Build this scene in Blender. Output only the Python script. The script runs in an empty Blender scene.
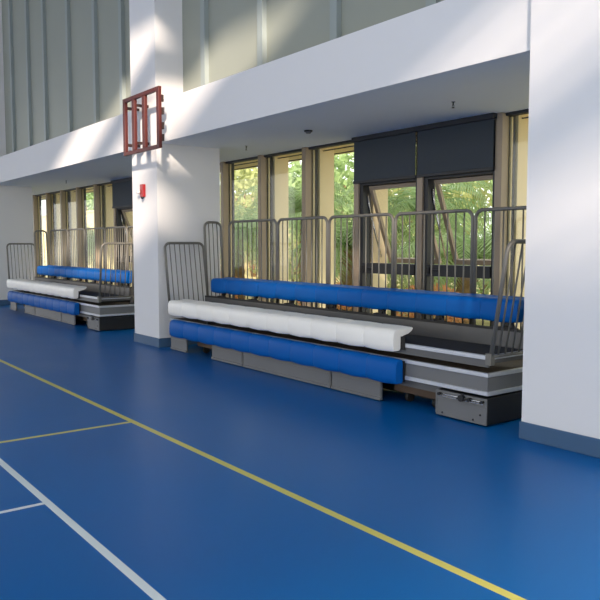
import bpy, bmesh, math, random
from mathutils import Vector, Matrix
random.seed(7)
S = bpy.context.scene
COL = S.collection
R = math.radians

# ------------------------------------------------------------------ materials
def lin(c):
    return tuple(((v/255)/12.92 if v/255 <= .04045 else ((v/255+.055)/1.055)**2.4) for v in c)
def mat(name, rgb, rough=.5, metal=0., spec=.5, noise=0., nscale=8., bump=0., bscale=60., coat=0.):
    m = bpy.data.materials.new(name); m.use_nodes = True
    nt = m.node_tree; b = nt.nodes['Principled BSDF']
    c = lin(rgb)
    b.inputs['Roughness'].default_value = rough
    b.inputs['Metallic'].default_value = metal
    b.inputs['Specular IOR Level'].default_value = spec
    b.inputs['Coat Weight'].default_value = coat
    tc = nt.nodes.new('ShaderNodeTexCoord')
    nz = nt.nodes.new('ShaderNodeTexNoise'); nz.inputs['Scale'].default_value = nscale
    nz.inputs['Detail'].default_value = 5
    nt.links.new(tc.outputs['Object'], nz.inputs['Vector'])
    mx = nt.nodes.new('ShaderNodeMix'); mx.data_type = 'RGBA'
    mx.inputs['A'].default_value = (*[v*(1-noise) for v in c], 1)
    mx.inputs['B'].default_value = (*[min(1, v*(1+noise)) for v in c], 1)
    nt.links.new(nz.outputs['Fac'], mx.inputs['Factor'])
    nt.links.new(mx.outputs['Result'], b.inputs['Base Color'])
    if bump:
        n2 = nt.nodes.new('ShaderNodeTexNoise'); n2.inputs['Scale'].default_value = bscale
        nt.links.new(tc.outputs['Object'], n2.inputs['Vector'])
        bp = nt.nodes.new('ShaderNodeBump'); bp.inputs['Strength'].default_value = bump
        bp.inputs['Distance'].default_value = .01
        nt.links.new(n2.outputs['Fac'], bp.inputs['Height'])
        nt.links.new(bp.outputs['Normal'], b.inputs['Normal'])
    return m
M = {}
M['wall'] = mat('white_plaster', (226, 226, 226), .8, noise=.015, nscale=3, bump=.05, bscale=90)
M['soffit'] = mat('soffit_paint', (228, 233, 242), .85, noise=.02, nscale=2)
M['upper'] = mat('frosted_panel', (150, 155, 144), .5, noise=.05, nscale=1.2)
M['upper_fin'] = mat('pale_fin', (150, 160, 158), .5, noise=.03)
M['cove'] = mat('cove_vinyl', (62, 94, 126), .45, noise=.06, nscale=6)
M['grey'] = mat('grey_steel', (98, 98, 97), .45, .25, noise=.06, nscale=5)
M['panelg'] = mat('grey_panel', (116, 117, 117), .5, .2, noise=.06, nscale=4)
M['alu'] = mat('aluminium_nosing', (205, 208, 212), .38, .55, noise=.05, nscale=20)
M['carpet'] = mat('black_deck', (34, 35, 38), .9, noise=.2, nscale=60, bump=.3, bscale=300)
M['dark'] = mat('dark_steel', (38, 37, 36), .6, .2, noise=.1)
M['black'] = mat('black_steel', (20, 22, 26), .5, .1, noise=.1)
M['brownply'] = mat('brown_plywood', (92, 74, 58), .7, noise=.2, nscale=10)
M['rail'] = mat('rail_steel', (116, 114, 107), .45, .3, noise=.05, nscale=10)
M['blue'] = mat('blue_vinyl', (0, 90, 170), .5, spec=.15, noise=.06, nscale=5, bump=.06, bscale=25)
M['white'] = mat('white_vinyl', (250, 247, 238), .42, noise=.02, nscale=5, bump=.06, bscale=25)
M['mull'] = mat('bronze_mullion', (162, 146, 126), .5, .1, noise=.05)
M['frame'] = mat('dark_window_frame', (41, 43, 47), .5, .2, noise=.05)
M['bead'] = mat('cream_bead', (214, 196, 160), .5, noise=.03)
M['fin'] = mat('sandstone_fin', (238, 220, 182), .8, noise=.05, nscale=3)
M['blind'] = mat('charcoal_blind', (54, 62, 70), .75, noise=.05, nscale=30)
M['red'] = mat('red_oxide_paint', (80, 25, 20), .5, .1, noise=.12, nscale=12)
M['reddark'] = mat('dark_bracket', (50, 34, 32), .6, .2, noise=.1)
M['alarm'] = mat('alarm_red', (160, 26, 32), .4, noise=.03)
M['strobe'] = mat('strobe_lens', (225, 225, 220), .2, noise=.02)
M['chrome'] = mat('chrome', (200, 200, 200), .25, .9, noise=.02)
M['leafA'] = mat('palm_leaf', (156, 180, 124), .5, noise=.3, nscale=2)
M['leafB'] = mat('bush_leaf', (178, 184, 128), .55, noise=.35, nscale=1.5)
M['leafC'] = mat('russet_leaf', (206, 150, 104), .6, noise=.3, nscale=3)
M['trunk'] = mat('palm_trunk', (150, 122, 92), .9, noise=.35, nscale=9, bump=.8, bscale=14)
M['ground'] = mat('lawn', (190, 176, 130), .95, noise=.25, nscale=3, bump=.5, bscale=30)
M['garden'] = mat('cream_render', (228, 206, 158), .9, noise=.05, nscale=1)

def add_translucency(m, w=.45):
    nt = m.node_tree; out = nt.nodes['Material Output']; b = nt.nodes['Principled BSDF']
    t = nt.nodes.new('ShaderNodeBsdfTranslucent')
    src = b.inputs['Base Color'].links[0].from_socket
    nt.links.new(src, t.inputs['Color'])
    ms = nt.nodes.new('ShaderNodeMixShader'); ms.inputs[0].default_value = w
    nt.links.new(b.outputs[0], ms.inputs[1]); nt.links.new(t.outputs[0], ms.inputs[2])
    nt.links.new(ms.outputs[0], out.inputs[0])
for k in ('leafA', 'leafB', 'leafC'): add_translucency(M[k])

def glass_mat():
    m = bpy.data.materials.new('window_glass'); m.use_nodes = True
    nt = m.node_tree; nt.nodes.clear()
    o = nt.nodes.new('ShaderNodeOutputMaterial'); t = nt.nodes.new('ShaderNodeBsdfTransparent')
    t.inputs[0].default_value = (.93, .96, .94, 1)
    g = nt.nodes.new('ShaderNodeBsdfGlossy'); g.inputs['Roughness'].default_value = .02
    g.inputs[0].default_value = (.8, .8, .8, 1)
    lw = nt.nodes.new('ShaderNodeLayerWeight'); lw.inputs[0].default_value = .5
    pw = nt.nodes.new('ShaderNodeMath'); pw.operation = 'POWER'; pw.inputs[1].default_value = 5
    f = nt.nodes.new('ShaderNodeMath'); f.operation = 'MULTIPLY_ADD'; f.inputs[1].default_value = .5; f.inputs[2].default_value = .03
    nt.links.new(lw.outputs['Facing'], pw.inputs[0]); nt.links.new(pw.outputs[0], f.inputs[0])
    x = nt.nodes.new('ShaderNodeMixShader')
    nt.links.new(f.outputs[0], x.inputs[0]); nt.links.new(t.outputs[0], x.inputs[1])
    nt.links.new(g.outputs[0], x.inputs[2]); nt.links.new(x.outputs[0], o.inputs[0])
    return m
M['glass'] = glass_mat()

def floor_mat():
    m = bpy.data.materials.new('blue_sports_vinyl'); m.use_nodes = True
    nt = m.node_tree; b = nt.nodes['Principled BSDF']; L = nt.links
    b.inputs['Roughness'].default_value = .34
    b.inputs['Specular IOR Level'].default_value = .17
    tc = nt.nodes.new('ShaderNodeTexCoord'); sp = nt.nodes.new('ShaderNodeSeparateXYZ')
    L.new(tc.outputs['Object'], sp.inputs[0])
    def math_(op, a, v=None, c=None):
        n = nt.nodes.new('ShaderNodeMath'); n.operation = op
        if hasattr(a, 'links'): L.new(a, n.inputs[0])
        else: n.inputs[0].default_value = a
        if v is not None:
            if hasattr(v, 'links'): L.new(v, n.inputs[1])
            else: n.inputs[1].default_value = v
        if c is not None: n.inputs[2].default_value = c
        return n.outputs[0]
    def band(s, c, hw):
        return math_('LESS_THAN', math_('ABSOLUTE', math_('SUBTRACT', s, c)), hw)
    X, Y = sp.outputs['X'], sp.outputs['Y']
    y1 = band(Y, 2.70, .028)
    y2 = math_('MULTIPLY', band(X, -6.08, .025), math_('LESS_THAN', Y, 2.70))
    w1 = band(Y, 1.405, .024)
    w2 = math_('MULTIPLY', band(X, -4.46, .02), math_('LESS_THAN', Y, 1.4))
    yel = math_('MAXIMUM', y1, y2); whi = math_('MAXIMUM', w1, w2)
    nz = nt.nodes.new('ShaderNodeTexNoise'); nz.inputs['Scale'].default_value = .7; nz.inputs['Detail'].default_value = 6
    L.new(tc.outputs['Object'], nz.inputs['Vector'])
    def mix(f, a, bb):
        x = nt.nodes.new('ShaderNodeMix'); x.data_type = 'RGBA'; L.new(f, x.inputs['Factor'])
        for s, v in (('A', a), ('B', bb)):
            if hasattr(v, 'links'): L.new(v, x.inputs[s])
            else: x.inputs[s].default_value = (*lin(v), 1)
        return x.outputs['Result']
    base = mix(nz.outputs['Fac'], (0, 86, 152), (0, 97, 165))
    c = mix(yel, base, (206, 196, 98)); c = mix(whi, c, (214, 222, 222))
    L.new(c, b.inputs['Base Color'])
    r = nt.nodes.new('ShaderNodeMapRange'); L.new(nz.outputs['Fac'], r.inputs[0])
    r.inputs[3].default_value = .28; r.inputs[4].default_value = .42
    L.new(r.outputs[0], b.inputs['Roughness'])
    n2 = nt.nodes.new('ShaderNodeTexNoise'); n2.inputs['Scale'].default_value = 180
    L.new(tc.outputs['Object'], n2.inputs['Vector'])
    bp = nt.nodes.new('ShaderNodeBump'); bp.inputs['Strength'].default_value = .06; bp.inputs['Distance'].default_value = .004
    L.new(n2.outputs['Fac'], bp.inputs['Height']); L.new(bp.outputs[0], b.inputs['Normal'])
    return m
M['floor'] = floor_mat()

# ------------------------------------------------------------------ helpers
def box(bm, x0, x1, y0, y1, z0, z1, bev=0., mi=0, rot=None):
    vs = [bm.verts.new((x, y, z)) for z in (z0, z1) for y in (y0, y1) for x in (x0, x1)]
    fs = [bm.faces.new([vs[i] for i in q]) for q in
          ((0, 2, 3, 1), (4, 5, 7, 6), (0, 1, 5, 4), (2, 6, 7, 3), (0, 4, 6, 2), (1, 3, 7, 5))]
    for f in fs: f.material_index = mi
    if rot: bmesh.ops.transform(bm, matrix=rot, verts=vs)
    if bev:
        es = {e for f in fs for e in f.edges}
        r = bmesh.ops.bevel(bm, geom=list(es), offset=bev, segments=2, affect='EDGES', profile=.5)
        for f in r['faces']: f.material_index = mi
    return vs
def tube(bm, pts, r, n=8, mi=0):
    pts = [Vector(p) for p in pts]; rings = []
    prev = None
    for i, p in enumerate(pts):
        if i == 0: t = pts[1]-p
        elif i == len(pts)-1: t = p-pts[-2]
        else: t = (pts[i+1]-p).normalized()+(p-pts[i-1]).normalized()
        t.normalize()
        if prev is None:
            a = Vector((0, 0, 1)) if abs(t.z) < .9 else Vector((1, 0, 0))
            u = t.cross(a).normalized()
        else:
            u = (prev - t*prev.dot(t)).normalized()
        prev = u; v = t.cross(u)
        rings.append([bm.verts.new(p+(u*math.cos(2*math.pi*k/n)+v*math.sin(2*math.pi*k/n))*r) for k in range(n)])
    for a, b in zip(rings, rings[1:]):
        for k in range(n):
            f = bm.faces.new((a[k], a[(k+1) % n], b[(k+1) % n], b[k])); f.smooth = True; f.material_index = mi
    f = bm.faces.new(rings[0][::-1]); f.material_index = mi
    f = bm.faces.new(rings[-1]); f.material_index = mi
def cyl(bm, c, axis, r, h, n=20, r2=None, mi=0):
    r2 = r if r2 is None else r2
    c = Vector(c); ax = Vector(axis).normalized()
    a = Vector((0, 0, 1)) if abs(ax.z) < .9 else Vector((1, 0, 0))
    u = ax.cross(a).normalized(); v = ax.cross(u)
    A = [bm.verts.new(c+(u*math.cos(2*math.pi*k/n)+v*math.sin(2*math.pi*k/n))*r) for k in range(n)]
    B = [bm.verts.new(c+ax*h+(u*math.cos(2*math.pi*k/n)+v*math.sin(2*math.pi*k/n))*r2) for k in range(n)]
    for k in range(n):
        f = bm.faces.new((A[k], A[(k+1) % n], B[(k+1) % n], B[k])); f.smooth = True; f.material_index = mi
    bm.faces.new(A[::-1]).material_index = mi; bm.faces.new(B).material_index = mi
def obj(name, bm, mats, parent=None, label=None):
    bmesh.ops.recalc_face_normals(bm, faces=bm.faces)
    me = bpy.data.meshes.new(name); bm.to_mesh(me); bm.free()
    for m in (mats if isinstance(mats, (list, tuple)) else [mats]): me.materials.append(m)
    o = bpy.data.objects.new(name, me); COL.objects.link(o)
    if parent: o.parent = parent
    if label: o['label'] = label
    return o
def obox(name, dims, m, parent=None, bev=0., label=None):
    bm = bmesh.new(); box(bm, *dims, bev=bev); return obj(name, bm, m, parent, label)
def struct(o, label=None, cat=None):
    o['kind'] = 'structure'
    if label: o['label'] = label
    if cat: o['category'] = cat
    return o
def thing(name, label, cat, loc=(0, 0, 0), group=None):
    o = bpy.data.objects.new(name, None); COL.objects.link(o); o.location = loc
    o.empty_display_size = .2
    o['label'] = label; o['category'] = cat
    if group: o['group'] = group
    return o
def copy_tree(o, parent=None):
    c = o.copy(); COL.objects.link(c); c.parent = parent
    for ch in list(o.children): copy_tree(ch, c)
    return c

# ------------------------------------------------------------------ the setting
bm = bmesh.new(); box(bm, -46, 14, -22, 7.36, -.15, 0)
struct(obj('floor', bm, M['floor']), 'blue vinyl sports floor with yellow and white court lines', 'floor')
bm = bmesh.new(); box(bm, -46, 14, 5.08, 7.36, 3.16, 3.36)
struct(obj('ceiling', bm, M['soffit']), 'low ceiling under the balcony above the bleachers', 'ceiling')
bm = bmesh.new(); box(bm, -46, 14, 5.07, 5.3, 3.161, 3.79)
struct(obj('trim_1', bm, M['wall']), 'long white beam edge running above the bleachers', 'beam')
up = obox('wall_upper', (-46, 14, 5.5, 5.65, 3.36, 8.0), M['upper'])
struct(up, 'pale grey upper wall with vertical fins behind the white beam', 'wall')
for x in (-24.3, -22.6, -21.0, -19.3, -17.97, -16.78, -15.25, -13.8, -12.55, -9.6, -8.1, -6.6, -5.1, -1.9, -.4):
    bm = bmesh.new(); box(bm, x, x+.12, 5.43, 5.5, 3.36, 8.0); box(bm, x-.05, x, 5.47, 5.5, 3.36, 8.0)
    obj('fin', bm, M['upper_fin'], up)
# unseen roof over the hall, slots added and placed to shape the sun patches
openings = [(-5.3, -3.3, -3.4, 1.2), (-2.3, .2, -3.4, 1.2), (.2, 2.0, -3.4, -2.0), (5.0, 7.25, -3.3, .8), (8.25, 10.8, -3.3, .8)]
bm = bmesh.new()
xs = sorted({-46, 14} | {v for o in openings for v in o[:2]}); ysl = sorted({-22, 7.36} | {v for o in openings for v in o[2:]})
for xa, xb in zip(xs, xs[1:]):
    for ya, yb in zip(ysl, ysl[1:]):
        mx, my = (xa+xb)/2, (ya+yb)/2
        if not any(o[0] < mx < o[1] and o[2] < my < o[3] for o in openings): box(bm, xa, xb, ya, yb, 8, 8.2)
for i in range(12):  # added bars that thin out the sun through the right-hand slots
    xa = 5.0+i*.5
    if not 7.0 < xa < 8.2: box(bm, xa, xa+.09, -3.3, .8, 8.04, 8.14)
struct(obj('ceiling_sun_mask', bm, M['wall']), 'unseen high hall roof, openings added to shape the sunlight', 'ceiling')

def pillar(name, x0, x1, lab):
    o = obox(name, (x0, x1, 5.03, 6.15, 0, 8.0), M['wall'])
    struct(o, lab, 'pillar')
    side = name.split('_')[-1]
    bm = bmesh.new()
    t = .014
    box(bm, x0-t, x1+t, 5.03-t, 5.03, 0, .145, .004); box(bm, x1, x1+t, 5.03, 6.15, 0, .145, .004)
    box(bm, x0-t, x0, 5.03, 6.15, 0, .145, .004)
    struct(obj('baseboard_'+side, bm, M['cove']), 'blue-grey vinyl skirting around the foot of the '+lab.split(' pillar')[0]+' pillar', 'baseboard')
pillar('wall_left', -21.0, -20.1, 'far left white pillar beside the distant bleachers')
pillar('wall_middle', -11.18, -10.28, 'white pillar between the two bleachers with the red alarm')
pillar('wall_right', -3.6, -2.4, 'white pillar at the right edge beside the near bleachers')

# glazing modules behind the bleachers
X0, PW = -11.92, 1.27
awn = {3, 4, -4, -3}
fins = {-8, -7, -5, -4, 1, 2, 3, 5, 7}
def glazing(k):
    x = X0+PW*k; xe = x+PW
    w = bpy.data.objects.new('window_%d' % (k+12), None); COL.objects.link(w); w.location = (x, 7.2, 0)
    w['kind'] = 'structure'
    def P(name, d, m, bev=0., parent=w):
        o = obox(name, (d[0]-x, d[1]-x, d[2]-7.2, d[3]-7.2, d[4], d[5]), m, None, bev); o.parent = parent; return o
    P('mullion', (x, x+.1, 7.14, 7.27, .0, 3.16), M['mull'], .004)
    bm = bmesh.new()
    box(bm, .0, .1, .07, .19, .0, 3.16)
    box(bm, .1, .125, .085, .11, .1, 3.12, mi=1)
    obj('glazing_bead', bm, [M['frame'], M['bead']], w)
    P('head_rail', (x+.1, xe, 7.2, 7.3, 3.125, 3.16), M['frame'])
    P('sill', (x+.1, xe, 7.16, 7.32, 0, .12), M['frame'], .004)
    if k in awn:
        P('jamb', (x+.1, x+.17, 7.17, 7.3, .12, 3.125), M['frame'], .003)
        P('jamb', (xe-.05, xe, 7.17, 7.3, .12, 3.125), M['frame'], .003)
        P('transom', (x+.17, xe-.05, 7.15, 7.3, 1.19, 1.34), M['frame'], .006)
        P('head_rail', (x+.17, xe-.05, 7.17, 7.3, 2.46, 2.54), M['frame'], .004)
        P('pane', (x+.17, xe-.05, 7.24, 7.252, .12, 1.19), M['glass'])
        P('pane', (x+.1, xe, 7.24, 7.252, 2.54, 3.125), M['glass'])
        # open top-hung sash
        sw0, sw1, ln = .19, PW-.07, 1.2
        sash = bpy.data.objects.new('sash', None); COL.objects.link(sash); sash.parent = w
        sash.location = (0, .08, 2.46); sash.rotation_euler = (R(21), 0, 0)
        bm = bmesh.new()
        box(bm, sw0, sw0+.06, -.02, .03, -ln, 0, .003); box(bm, sw1-.06, sw1, -.02, .03, -ln, 0, .003)
        box(bm, sw0+.06, sw1-.06, -.02, .03, -.06, 0, .003); box(bm, sw0+.06, sw1-.06, -.02, .03, -ln, -ln+.07, .003)
        obj('sash_frame', bm, M['mull'], sash)
        bm = bmesh.new(); box(bm, sw0+.06, sw1-.06, 0, .008, -ln+.07, -.06); obj('pane', bm, M['glass'], sash)
        bm = bmesh.new()
        tube(bm, [(.178, .07, 2.2), (.182, .33, 1.42)], .013); tube(bm, [(.18, .05, 2.34), (.184, .12, 2.0)], .012)
        obj('stay_arm', bm, M['chrome'], w)
        bm = bmesh.new(); box(bm, .2, .26, -.09, -.05, 1.22, 1.31, .008); box(bm, .3, .42, -.085, -.05, 1.25, 1.28, .006)
        obj('handle', bm, M['black'], w)
    else:
        P('pane', (x+.1, xe, 7.24, 7.252, .12, 3.125), M['glass'])
    if k in fins:
        o = obox('trim_%d' % (k+20), (x-.02, x+.12, 7.42, 7.72, 0, 3.6), M['fin']); struct(o)
for k in range(-11, 8): glazing(k)
for i in range(2):
    struct(obox('trim_%d' % (2+i), (-27, -1, 7.48+i*.4, 7.50+i*.4, 3.115, 3.13), M['frame']), 'dark louvre slat along the head of the windows outside', 'louvre')
struct(obox('trim_5', (-27, -1, 7.40, 8.3, 3.18, 3.3), M['fin']), 'beige soffit outside above the windows', 'soffit')

def blind(k, label):
    x = X0+PW*k
    t = thing('roller_blind', label, 'blind', (x+.02, 7.11, 2.5), 'charcoal blinds over the openable windows')
    bm = bmesh.new(); box(bm, .02, PW-.02, -.006, .006, .02, .60); obj('fabric', bm, M['blind'], t)
    bm = bmesh.new(); box(bm, 0.01, PW-.01, -.014, .014, -.01, .03, .004); obj('bottom_bar', bm, M['frame'], t)
    bm = bmesh.new(); box(bm, 0, PW, -.04, .03, .595, .66, .006); obj('cassette', bm, M['frame'], t)
blind(3, 'left charcoal blind above the open windows behind the near bleachers')
blind(4, 'right charcoal blind above the open windows behind the near bleachers')
blind(-4, 'charcoal blind above the open window behind the distant bleachers')

# ------------------------------------------------------------------ bleachers
def seat_mesh(kind):
    if kind == 'tail':
        pr = [(.02, 0), (.004, .015), (-.002, .06), (-.002, .12), (.002, .165), (.014, .195), (.04, .212), (.09, .216), (.17, .212),
              (.24, .216), (.272, .226), (.28, .218), (.262, .192), (.215, .168), (.15, .155), (.115, .13), (.1, .08), (.1, .02), (.085, 0)]
    else:
        pr = [(.02, 0), (.004, .015), (-.004, .06), (-.004, .13), (.002, .185), (.014, .22), (.04, .24), (.07, .245), (.092, .238),
              (.1, .2), (.1, .1), (.1, .02), (.085, 0)]
    cy = sum(p[0] for p in pr)/len(pr); cz = sum(p[1] for p in pr)/len(pr)
    W = .4375; bm = bmesh.new(); rings = []
    for u, ins in ((0, .007), (.012, .004), (.04, .001), (.2, -.002), (.5, -.005), (.8, -.002), (.96, .001), (.988, .004), (1, .007)):
        ring = []
        for y, z in pr:
            d = Vector((y-cy, z-cz)); l = d.length or 1
            d = d*(1-ins/l)
            ring.append(bm.verts.new((u*W, cy+d.x, cz+d.y - (.006*math.sin(math.pi*u) if z < .03 else 0))))
        rings.append(ring)
    n = len(pr)
    for a, b in zip(rings, rings[1:]):
        for k in range(n):
            f = bm.faces.new((a[k], a[(k+1) % n], b[(k+1) % n], b[k])); f.smooth = True
    bm.faces.new(rings[0]); bm.faces.new(rings[-1][::-1])
    return bm

def railing(parent, name, base, U, width, height, lean, n, r=.02, label=None):
    """round-cornered tubular panel: base point, unit direction U, outward lean vector at full height"""
    base = Vector(base); U = Vector(U); lean = Vector(lean)
    def P(u, v): return base+U*u+Vector((0, 0, v))+lean*(v/height)
    c = .09; pts = [P(0, 0), P(0, height-c)]
    for i in range(1, 5):
        a = math.pi/2*i/5; pts.append(P(c-c*math.cos(a), height-c+c*math.sin(a)))
    pts.append(P(c, height)); pts.append(P(width-c, height))
    for i in range(1, 5):
        a = math.pi/2*i/5; pts.append(P(width-c+c*math.sin(a), height-c+c*math.cos(a)))
    pts += [P(width, height-c), P(width, 0)]
    bm = bmesh.new(); tube(bm, pts, r, 10)
    tube(bm, [P(0, .07), P(width, .07)], r*.7, 8)
    ro = obj(name, bm, M['rail'], parent, label)
    for i in range(n):
        u = width*(i+1)/(n+1)
        bm = bmesh.new(); tube(bm, [P(u, .07), P(u, height)], .0085, 6)
        obj('baluster', bm, M['rail'], ro)
    return ro

def make_bleacher():
    # local frame: x 0 (left) .. 6 (right), y 0 = front face plane of the rows, z 0 floor
    t = thing('telescopic_bleacher', 'long near bleachers folded between two white pillars, railings behind blue and white padded seats',
              'bleachers', (-10.0, 5.09, 0))
    L = 6.0
    def B(name, d, m, bev=0., label=None): return obox(name, d, m, t, bev, label)
    # lower skirt panels with bottom lip
    for a, b in ((.0, .5), (1.24, 2.03), (2.05, 3.85), (3.87, 4.66)):
        bm = bmesh.new(); box(bm, a, b, .0, .02, .035, .215, .003); box(bm, a, b, -.014, .02, .008, .038, .003)
        box(bm, a, b, -.008, .02, .168, .176)
        if b-a > .6: box(bm, b-.03, b-.015, -.006, 0, .05, .2)
        obj('skirt_panel', bm, M['panelg'], t)
    B('under_beam', (.5, 5.43, .05, .1, .2, .27), M['grey'])
    B('back_plate', (.3, 5.42, .45, .5, .01, .25), M['dark'])
    for x0, x1 in ((.52, 1.22), (4.68, 5.4)):
        wc = obox('wheel_carriage', (x0, x1, .17, .19, .1, .2), M['brownply'], t)
        for x in (x0+.15, x1-.2):
            bm = bmesh.new(); cyl(bm, (x, .22, .055), (1, 0, 0), .05, .04, 20); obj('wheel', bm, M['dark'], wc)
    # end lock box
    bx = B('lock_box', (5.43, 6.0, .0, .95, .012, .255), M['black'], .004, 'black end box')
    bm = bmesh.new(); box(bm, 5.42, 6.005, -.016, .0, .015, .25, .004)
    box(bm, 5.42, 5.435, -.022, -.01, .03, .24); box(bm, 5.42, 6.0, -.022, -.01, .172, .18)
    obj('face_plate', bm, M['panelg'], bx)
    bm = bmesh.new(); tube(bm, [(5.47, -.04, .225), (5.72, -.04, .225)], .006); tube(bm, [(5.78, -.04, .225), (5.98, -.04, .225)], .006)
    box(bm, 5.47, 5.98, -.03, -.016, .2, .206); obj('latch_rod', bm, M['chrome'], bx, 'bright latch rod')
    for x, r in ((5.48, .014), (5.74, .03), (5.83, .017), (5.97, .012)):
        bm = bmesh.new(); cyl(bm, (x, -.016, .222), (0, -1, 0), r, .04, 14)
        if r > .02: box(bm, x-.05, x+.05, -.05, -.02, .205, .222, .004)
        obj('knob', bm, M['black'], bx)
    for x, z in ((5.5, .045), (5.86, .045), (5.94, .1)):
        bm = bmesh.new(); cyl(bm, (x, -.016, z), (0, -1, 0), .009, .006, 10); obj('bolt', bm, M['black'], bx)
    # decks
    def deck(z, top, back, y0=0.):
        d = B('deck', (0, L, y0+.03, back, z-.028, z), top)
        bm = bmesh.new()
        box(bm, 0, L+.004, y0-.006, y0+.03, z-.034, z+.004, .004)
        box(bm, L-.03, L+.006, y0+.03, back, z-.034, z+.004, .004)
        obj('nosing', bm, M['alu'], d, 'aluminium edge strip')
    deck(.31, M['brownply'], .95); deck(.475, M['brownply'], .95); deck(.63, M['carpet'], .62)
    bm = bmesh.new(); box(bm, .02, L-.01, .012, .03, .31, .445); box(bm, L-.03, L-.008, .03, .95, .31, .445)
    obj('riser', bm, M['panelg'], t)
    bm = bmesh.new(); box(bm, .0, L, .0, .025, .53, .6); box(bm, L-.022, L-.002, .03, .62, .56, .6)
    obj('fascia', bm, M['grey'], t)
    bm = bmesh.new(); box(bm, 1.0, 5.0, .28, .31, .475, .6); box(bm, 5.3, 5.34, .3, .9, .475, .6); box(bm, 1.0, 1.04, .05, .6, .475, .6)
    obj('inner_truss', bm, M['dark'], t)
    bm = bmesh.new(); box(bm, 0, L, .6, .625, .63, .785, .003); box(bm, L-.02, L, .62, .8, .5, .785)
    box(bm, 0, .02, .62, .8, .5, .785)
    obj('riser', bm, M['grey'], t)
    B('deck', (0, L, .6, .66, .785, .805), M['dark'])
    bm = bmesh.new(); box(bm, 0, L, .98, 1.03, .46, .53)
    for x in (.04, 1.0, 2.0, 3.0, 4.0, 5.0, 5.92): box(bm, x, x+.04, .62, 1.0, .47, .51)
    obj('rear_beam', bm, M['dark'], t)
    for x in (.05, 1.5, 3.0, 4.5, 5.9):
        bm = bmesh.new(); box(bm, x-.03, x+.03, .98, 1.04, 0, .5); box(bm, x-.03, x+.03, .5, 1.04, 0.0, .05); obj('post', bm, M['dark'], t)
    # seats
    proto = {}
    def seats(n, x0, y, z, kind, m, lab):
        for i in range(n):
            key = (kind, m)
            if key not in proto:
                o = obj('seat', seat_mesh(kind), M[m], t, lab); proto[key] = o
            else:
                o = proto[key].copy(); COL.objects.link(o); o.parent = t
            o.location = (x0+i*.4375, y, z)
    seats(11, .17, -.115, .235, 'front', 'blue', 'blue padded vinyl seat')
    seats(11, .13, -.115, .555, 'tail', 'white', 'white padded vinyl seat')
    seats(13, .15, .62, .868, 'tail', 'blue2', 'blue padded vinyl seat')
    bm = bmesh.new()
    box(bm, .2, 5.0, -.01, .0, .25, .46); box(bm, .16, 5.0, -.012, -.004, .57, .7)
    obj('seat_rail', bm, M['dark'], t)
    # brackets under the rear seat
    for i in range(7):
        x = .35+i*.88
        bm = bmesh.new(); box(bm, x, x+.05, .7, .74, .8, .875)
        tube(bm, [(x+.16, .64, .8), (x+.03, .78, .9)], .016); box(bm, x-.02, x+.2, .63, .66, .8, .815); box(bm, x, x+.05, .62, .74, .8, .82)
        obj('seat_bracket', bm, M['black'], t)
    box_ = bmesh.new(); box(box_, .16, 5.93, .73, .77, .87, 1.0); obj('seat_rail', box_, M['dark'], t)
    # railings
    ed = [(.10, 1.40), (1.44, 2.56), (2.60, 3.79), (3.83, 4.98), (5.02, 5.96)]
    for a, b in ed:
        railing(t, 'railing', (a, 1.0, .52), (1, 0, 0), b-a, 1.445, (0, 0, 0), 9 if b-a > 1 else 7)
    railing(t, 'railing', (-.01, .0, .56), (0, 1, 0), .68, 1.07, (-.17, 0, 0), 7)
    railing(t, 'railing', (L+.02, .0, .56), (0, 1, 0), .68, 1.07, (.17, 0, 0), 6)
    railing(t, 'railing', (.0, .66, .52), (0, 1, 0), .3, 1.44, (-.1, 0, 0), 3)
    railing(t, 'railing', (L+.0, .66, .52), (0, 1, 0), .3, 1.44, (.1, 0, 0), 3)
    for x in (-.01, L+.02):
        for y in (0, .68):
            bm = bmesh.new(); box(bm, x-.03, x+.03, y-.03, y+.03, .555, .66, .005); obj('railing_foot', bm, M['rail'], t)
    return t
M['blue2'] = M['blue']
bl = make_bleacher()
b2 = copy_tree(bl); b2.location = (-18.62, 5.09, 0); b2.scale.x = .96
b2['label'] = 'distant bleachers beyond the pillar with the red alarm, at the left of the photo'

# ------------------------------------------------------------------ red frame, alarm, sprinklers
t = thing('wall_frame', 'dark red metal frame with two upright bars fixed high on the middle pillar', 'frame', (-10.29, 4.8, 3.0))
def rb(name, d, m='red', lab=None): return obox(name, d, M[m], t, .006, lab)
w, h = .63, .88
rb('side_bar', (-w, -w+.085, -.03, .02, 0, h)); rb('side_bar', (w-.085, w, -.03, .02, 0, h))
rb('top_rail', (-w+.085, w-.085, -.03, .02, h-.06, h)); rb('bottom_rail', (-w+.085, w-.085, -.03, .02, 0, .055))
rb('middle_bar', (-.30, -.205, -.03, .02, .055, h-.06)); rb('middle_bar', (.065, .16, -.03, .02, .055, h-.06))
for x0 in (-.25, -.585):
    for z in (.15, .72):
        bm = bmesh.new(); box(bm, x0-.02, x0+.02, .02, .226, z, z+.04); obj('mounting_bracket', bm, M['reddark'], t)
for z in (.1, .27, .48, .66):
    bm = bmesh.new(); box(bm, w-.03, w+.012, .015, .05, z, z+.1, .004)
    obj('hinge_lug', bm, M['reddark'], t)
t = thing('fire_alarm', 'small red fire alarm sounder with white strobe on the middle pillar', 'fire alarm', (-10.66-.6+.53, 5.03, 2.4))
t.location = (-10.74, 5.03, 2.46)
bm = bmesh.new(); box(bm, -.055, .055, -.05, .004, -.1, .1, .008); obj('housing', bm, M['alarm'], t)
bm = bmesh.new(); cyl(bm, (-.045, -.05, -.02), (-.35, -1, 0), .035, .06, 16, .022); obj('strobe', bm, M['strobe'], t)
bm = bmesh.new(); cyl(bm, (.03, -.045, -.1), (0, 0, -1), .03, .03, 16, .018); obj('sounder', bm, M['dark'], t)
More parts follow.
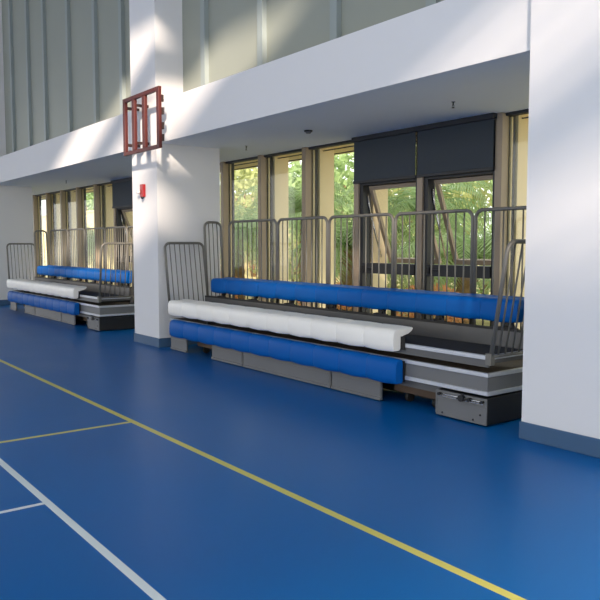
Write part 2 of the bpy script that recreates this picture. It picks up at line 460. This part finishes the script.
def sprinkler(x, y, lab):
    t = thing('sprinkler', lab, 'sprinkler', (x, y, 3.164), 'ceiling sprinklers')
    bm = bmesh.new(); cyl(bm, (0, 0, 0), (0, 0, -1), .035, .008, 20); obj('escutcheon', bm, M['chrome'], t)
    bm = bmesh.new(); cyl(bm, (0, 0, -.008), (0, 0, -1), .011, .05, 10)
    tube(bm, [(-.012, 0, -.055), (-.02, 0, -.075), (0, 0, -.095)], .004, 6); tube(bm, [(.012, 0, -.055), (.02, 0, -.075), (0, 0, -.095)], .004, 6)
    obj('body', bm, M['dark'], t)
    bm = bmesh.new(); cyl(bm, (0, 0, -.095), (0, 0, -1), .026, .004, 14); obj('deflector', bm, M['dark'], t)
    t.scale = (.7, .7, .7)
sprinkler(-9.75, 6.32, 'sprinkler head on the low ceiling just right of the middle pillar')
sprinkler(-5.41, 6.2, 'sprinkler head on the low ceiling near the right pillar')
sprinkler(-17.6, 6.2, 'sprinkler head on the low ceiling above the distant bleachers')
t = thing('smoke_detector', 'flat round detector on the low ceiling above the near bleachers', 'smoke detector', (-7.93, 6.15, 3.16))
bm = bmesh.new(); cyl(bm, (0, 0, 0), (0, 0, -1), .06, .02, 24, .055); obj('base', bm, M['dark'], t)
bm = bmesh.new(); cyl(bm, (0, 0, -.02), (0, 0, -1), .045, .022, 24, .03); obj('cover', bm, M['panelg'], t)

# ------------------------------------------------------------------ outside
bm = bmesh.new(); box(bm, -140, 60, 7.36, 90, -.2, -.02)
struct(obj('ground', bm, M['ground']), 'sunlit lawn outside the windows', 'ground')
bm = bmesh.new(); box(bm, -130, -26, 25, 25.4, -.03, 4.6); box(bm, -130, -26, 24.9, 25.5, 4.6, 4.75)
g = obj('garden_wall', bm, M['garden']); g['label'] = 'cream garden wall outside behind the distant windows'; g['category'] = 'wall'

def frond_crown(bm, H, n, ln, seed, up=1.0):
    rnd = random.Random(seed)
    for i in range(n):
        az = i*2.39996+rnd.uniform(-.2, .2); e0 = rnd.uniform(-.1, 1.3)*up; l = ln*rnd.uniform(.8, 1.1)
        p = Vector((0, 0, H)); pts = [p.copy()]; e = e0; N = 10
        for k in range(N):
            d = Vector((math.cos(az)*math.cos(e), math.sin(az)*math.cos(e), math.sin(e)))
            p = p+d*(l/N); pts.append(p.copy()); e -= .17+.03*k*.5
        side = Vector((-math.sin(az), math.cos(az), 0))
        for k in range(N*3):
            s = k/(N*3-1)*N*.98; a = int(s); f = s-a
            q = pts[a].lerp(pts[min(a+1, N)], f); td = (pts[min(a+1, N)]-pts[a]).normalized()
            ll = l*.28*math.sin(math.pi*min(1, .12+.86*s/N))+.05
            for sg in (-1, 1):
                dirv = (side*sg*.9+td*.55+Vector((0, 0, -.28-.3*rnd.random()))).normalized()
                tip = q+dirv*ll; wv = td*.017
                v = [bm.verts.new(q-wv), bm.verts.new(q+wv), bm.verts.new(q+dirv*ll*.55+wv*.9), bm.verts.new(tip), bm.verts.new(q+dirv*ll*.55-wv*.9)]
                bm.faces.new(v)
        for k in range(N):
            a, b = pts[k], pts[k+1]; r = .018*(1-k/N)+.004
            v = [bm.verts.new(a-side*r), bm.verts.new(a+side*r), bm.verts.new(b+side*r*.8), bm.verts.new(b-side*r*.8)]
            bm.faces.new(v)
def palm(x, y, H, ln, seed, label, n=30):
    t = thing('palm_tree', label, 'palm tree', (x, y, -.02), 'palms outside the windows')
    bm = bmesh.new()
    rs = []
    N = 16
    for k in range(N+1):
        z = H*k/N; r = .17-.05*k/N+(.02 if k % 2 else 0)
        rs.append([bm.verts.new((r*math.cos(a*math.pi/5), r*math.sin(a*math.pi/5), z)) for a in range(10)])
    for a, b in zip(rs, rs[1:]):
        for k in range(10): bm.faces.new((a[k], a[(k+1) % 10], b[(k+1) % 10], b[k]))
    bm.faces.new(rs[0][::-1]); bm.faces.new(rs[-1])
    obj('trunk', bm, M['trunk'], t)
    bm = bmesh.new(); frond_crown(bm, H, n, ln, seed); obj('fronds', bm, M['leafA'], t)
def bush(x, y, rx, ry, h, n, seed, label, m='leafB', name='shrub', cat='shrub', z0=0, size=.09, grp='shrubs outside the windows'):
    t = thing(name, label, cat, (x, y, -.02), grp)
    rnd = random.Random(seed); bm = bmesh.new()
    for i in range(n):
        while True:
            p = Vector((rnd.uniform(-1, 1), rnd.uniform(-1, 1), rnd.uniform(-1, 1)))
            if .35 < p.length < 1: break
        c = Vector((p.x*rx, p.y*ry, z0+(h-z0)*(.5+.5*p.z)))
        u = Vector((rnd.uniform(-1, 1), rnd.uniform(-1, 1), rnd.uniform(-1, 1))).normalized()
        v = u.orthogonal().normalized(); s = size*rnd.uniform(.6, 1.3)
        bm.faces.new([bm.verts.new(c+u*s), bm.verts.new(c+v*s*.45), bm.verts.new(c-u*s), bm.verts.new(c-v*s*.45)])
    obj('foliage', bm, M[m], t)
    bm = bmesh.new()
    for i in range(5):
        a = i*1.26; tube(bm, [(.06*math.cos(a), .06*math.sin(a), 0), (rx*.4*math.cos(a), ry*.4*math.sin(a), z0+(h-z0)*.6)], .03 if z0 == 0 else .07, 6)
    obj('stem', bm, M['trunk'], t)
palm(-18.3, 11.6, 1.9, 2.3, 1, 'palm in the window next to the middle pillar')
palm(-15.9, 12.2, 2.6, 2.3, 2, 'palm between the first and second windows right of the middle pillar')
palm(-13.4, 11.6, 1.6, 2.2, 3, 'palm behind the window left of the charcoal blinds')
palm(-11.6, 12.4, 2.4, 2.4, 4, 'palm behind the left open window')
palm(-9.6, 11.4, 1.2, 2.2, 5, 'palm behind the right open window')
palm(-8.0, 13.5, 2.8, 2.4, 6, 'palm outside close to the right pillar')
palm(-29.5, 11.6, 1.9, 2.2, 7, 'palm seen through the distant windows')
rnd = random.Random(3)
sh = [(-20.5, 15, 'leafB'), (-17.6, 16, 'leafA'), (-15, 15.2, 'leafB'), (-12.6, 16, 'leafA'), (-10.2, 15, 'leafB'), (-35.5, 16, 'leafB')]
names = ['behind the palm next to the middle pillar', 'behind the first and second windows right of the middle pillar',
         'behind the window left of the charcoal blinds', 'behind the left open window', 'behind the right open window', 'seen through the distant windows']
for i, (x, y, m) in enumerate(sh):
    bush(x, y, 1.9, 1.2, 2.2+.5*(i % 2), 1500, 20+i, 'pale green shrub '+names[i], m)
for i, (x, y, nm) in enumerate([(-16.4, 9.8, 'left'), (-11.9, 9.6, 'middle'), (-8.9, 9.7, 'right')]):
    bush(x, y, .8, .5, .95, 700, 40+i, '%s russet flowering shrub low outside the glass behind the rear blue seats' % nm, 'leafC', size=.06, grp='russet shrubs')
for i, (x, y, d) in enumerate([(-31, 20.5, 'third from the left of six'), (-25, 20.5, 'fourth from the left of six'), (-19, 20.5, 'second from the right of six'), (-13, 20.5, 'rightmost of six'),
                               (-62, 29, 'second from the left of six, beyond the cream wall'), (-74, 29, 'leftmost of six, beyond the cream wall')]):
    k = 1.5 if y > 25 else 1
    bush(x, y, 2.8*k, 2.0*k, 6.2*k, 2600, 60+i, 'tall airy background tree, '+d,
         'leafA' if i % 2 else 'leafB', 'garden_tree', 'tree', 1.2, .19*k, 'background trees')

# ------------------------------------------------------------------ light
W = bpy.data.worlds.new('World'); S.world = W; W.use_nodes = True
nt = W.node_tree; bg = nt.nodes['Background']
bg.inputs[0].default_value = (1.0, .985, .95, 1); bg.inputs[1].default_value = 2.3
sd = bpy.data.lights.new('sun', 'SUN'); sd.energy = 8.5; sd.color = (1, .83, .68); sd.angle = R(2.6)
so = bpy.data.objects.new('sun', sd); COL.objects.link(so)
so.rotation_euler = Vector((-1.6, 1.0, -.8)).to_track_quat('-Z', 'Y').to_euler()

# ------------------------------------------------------------------ camera
cd = bpy.data.cameras.new('camera'); cam = bpy.data.objects.new('camera', cd); COL.objects.link(cam)
cd.sensor_width = 36; cd.lens = 36*724/600; cd.clip_end = 400
pitch = math.atan(55/724); yaw = math.atan2(550, 726)
fw = Vector((-math.cos(yaw)*math.cos(pitch), math.sin(yaw)*math.cos(pitch), -math.sin(pitch)))
cam.location = (0, 0, 1.6); cam.rotation_euler = fw.to_track_quat('-Z', 'Y').to_euler()
S.camera = cam
vs = S.view_settings; vs.view_transform = 'Standard'; vs.look = 'None'; vs.gamma = 1; vs.use_curve_mapping = False
vs.exposure = 0.0
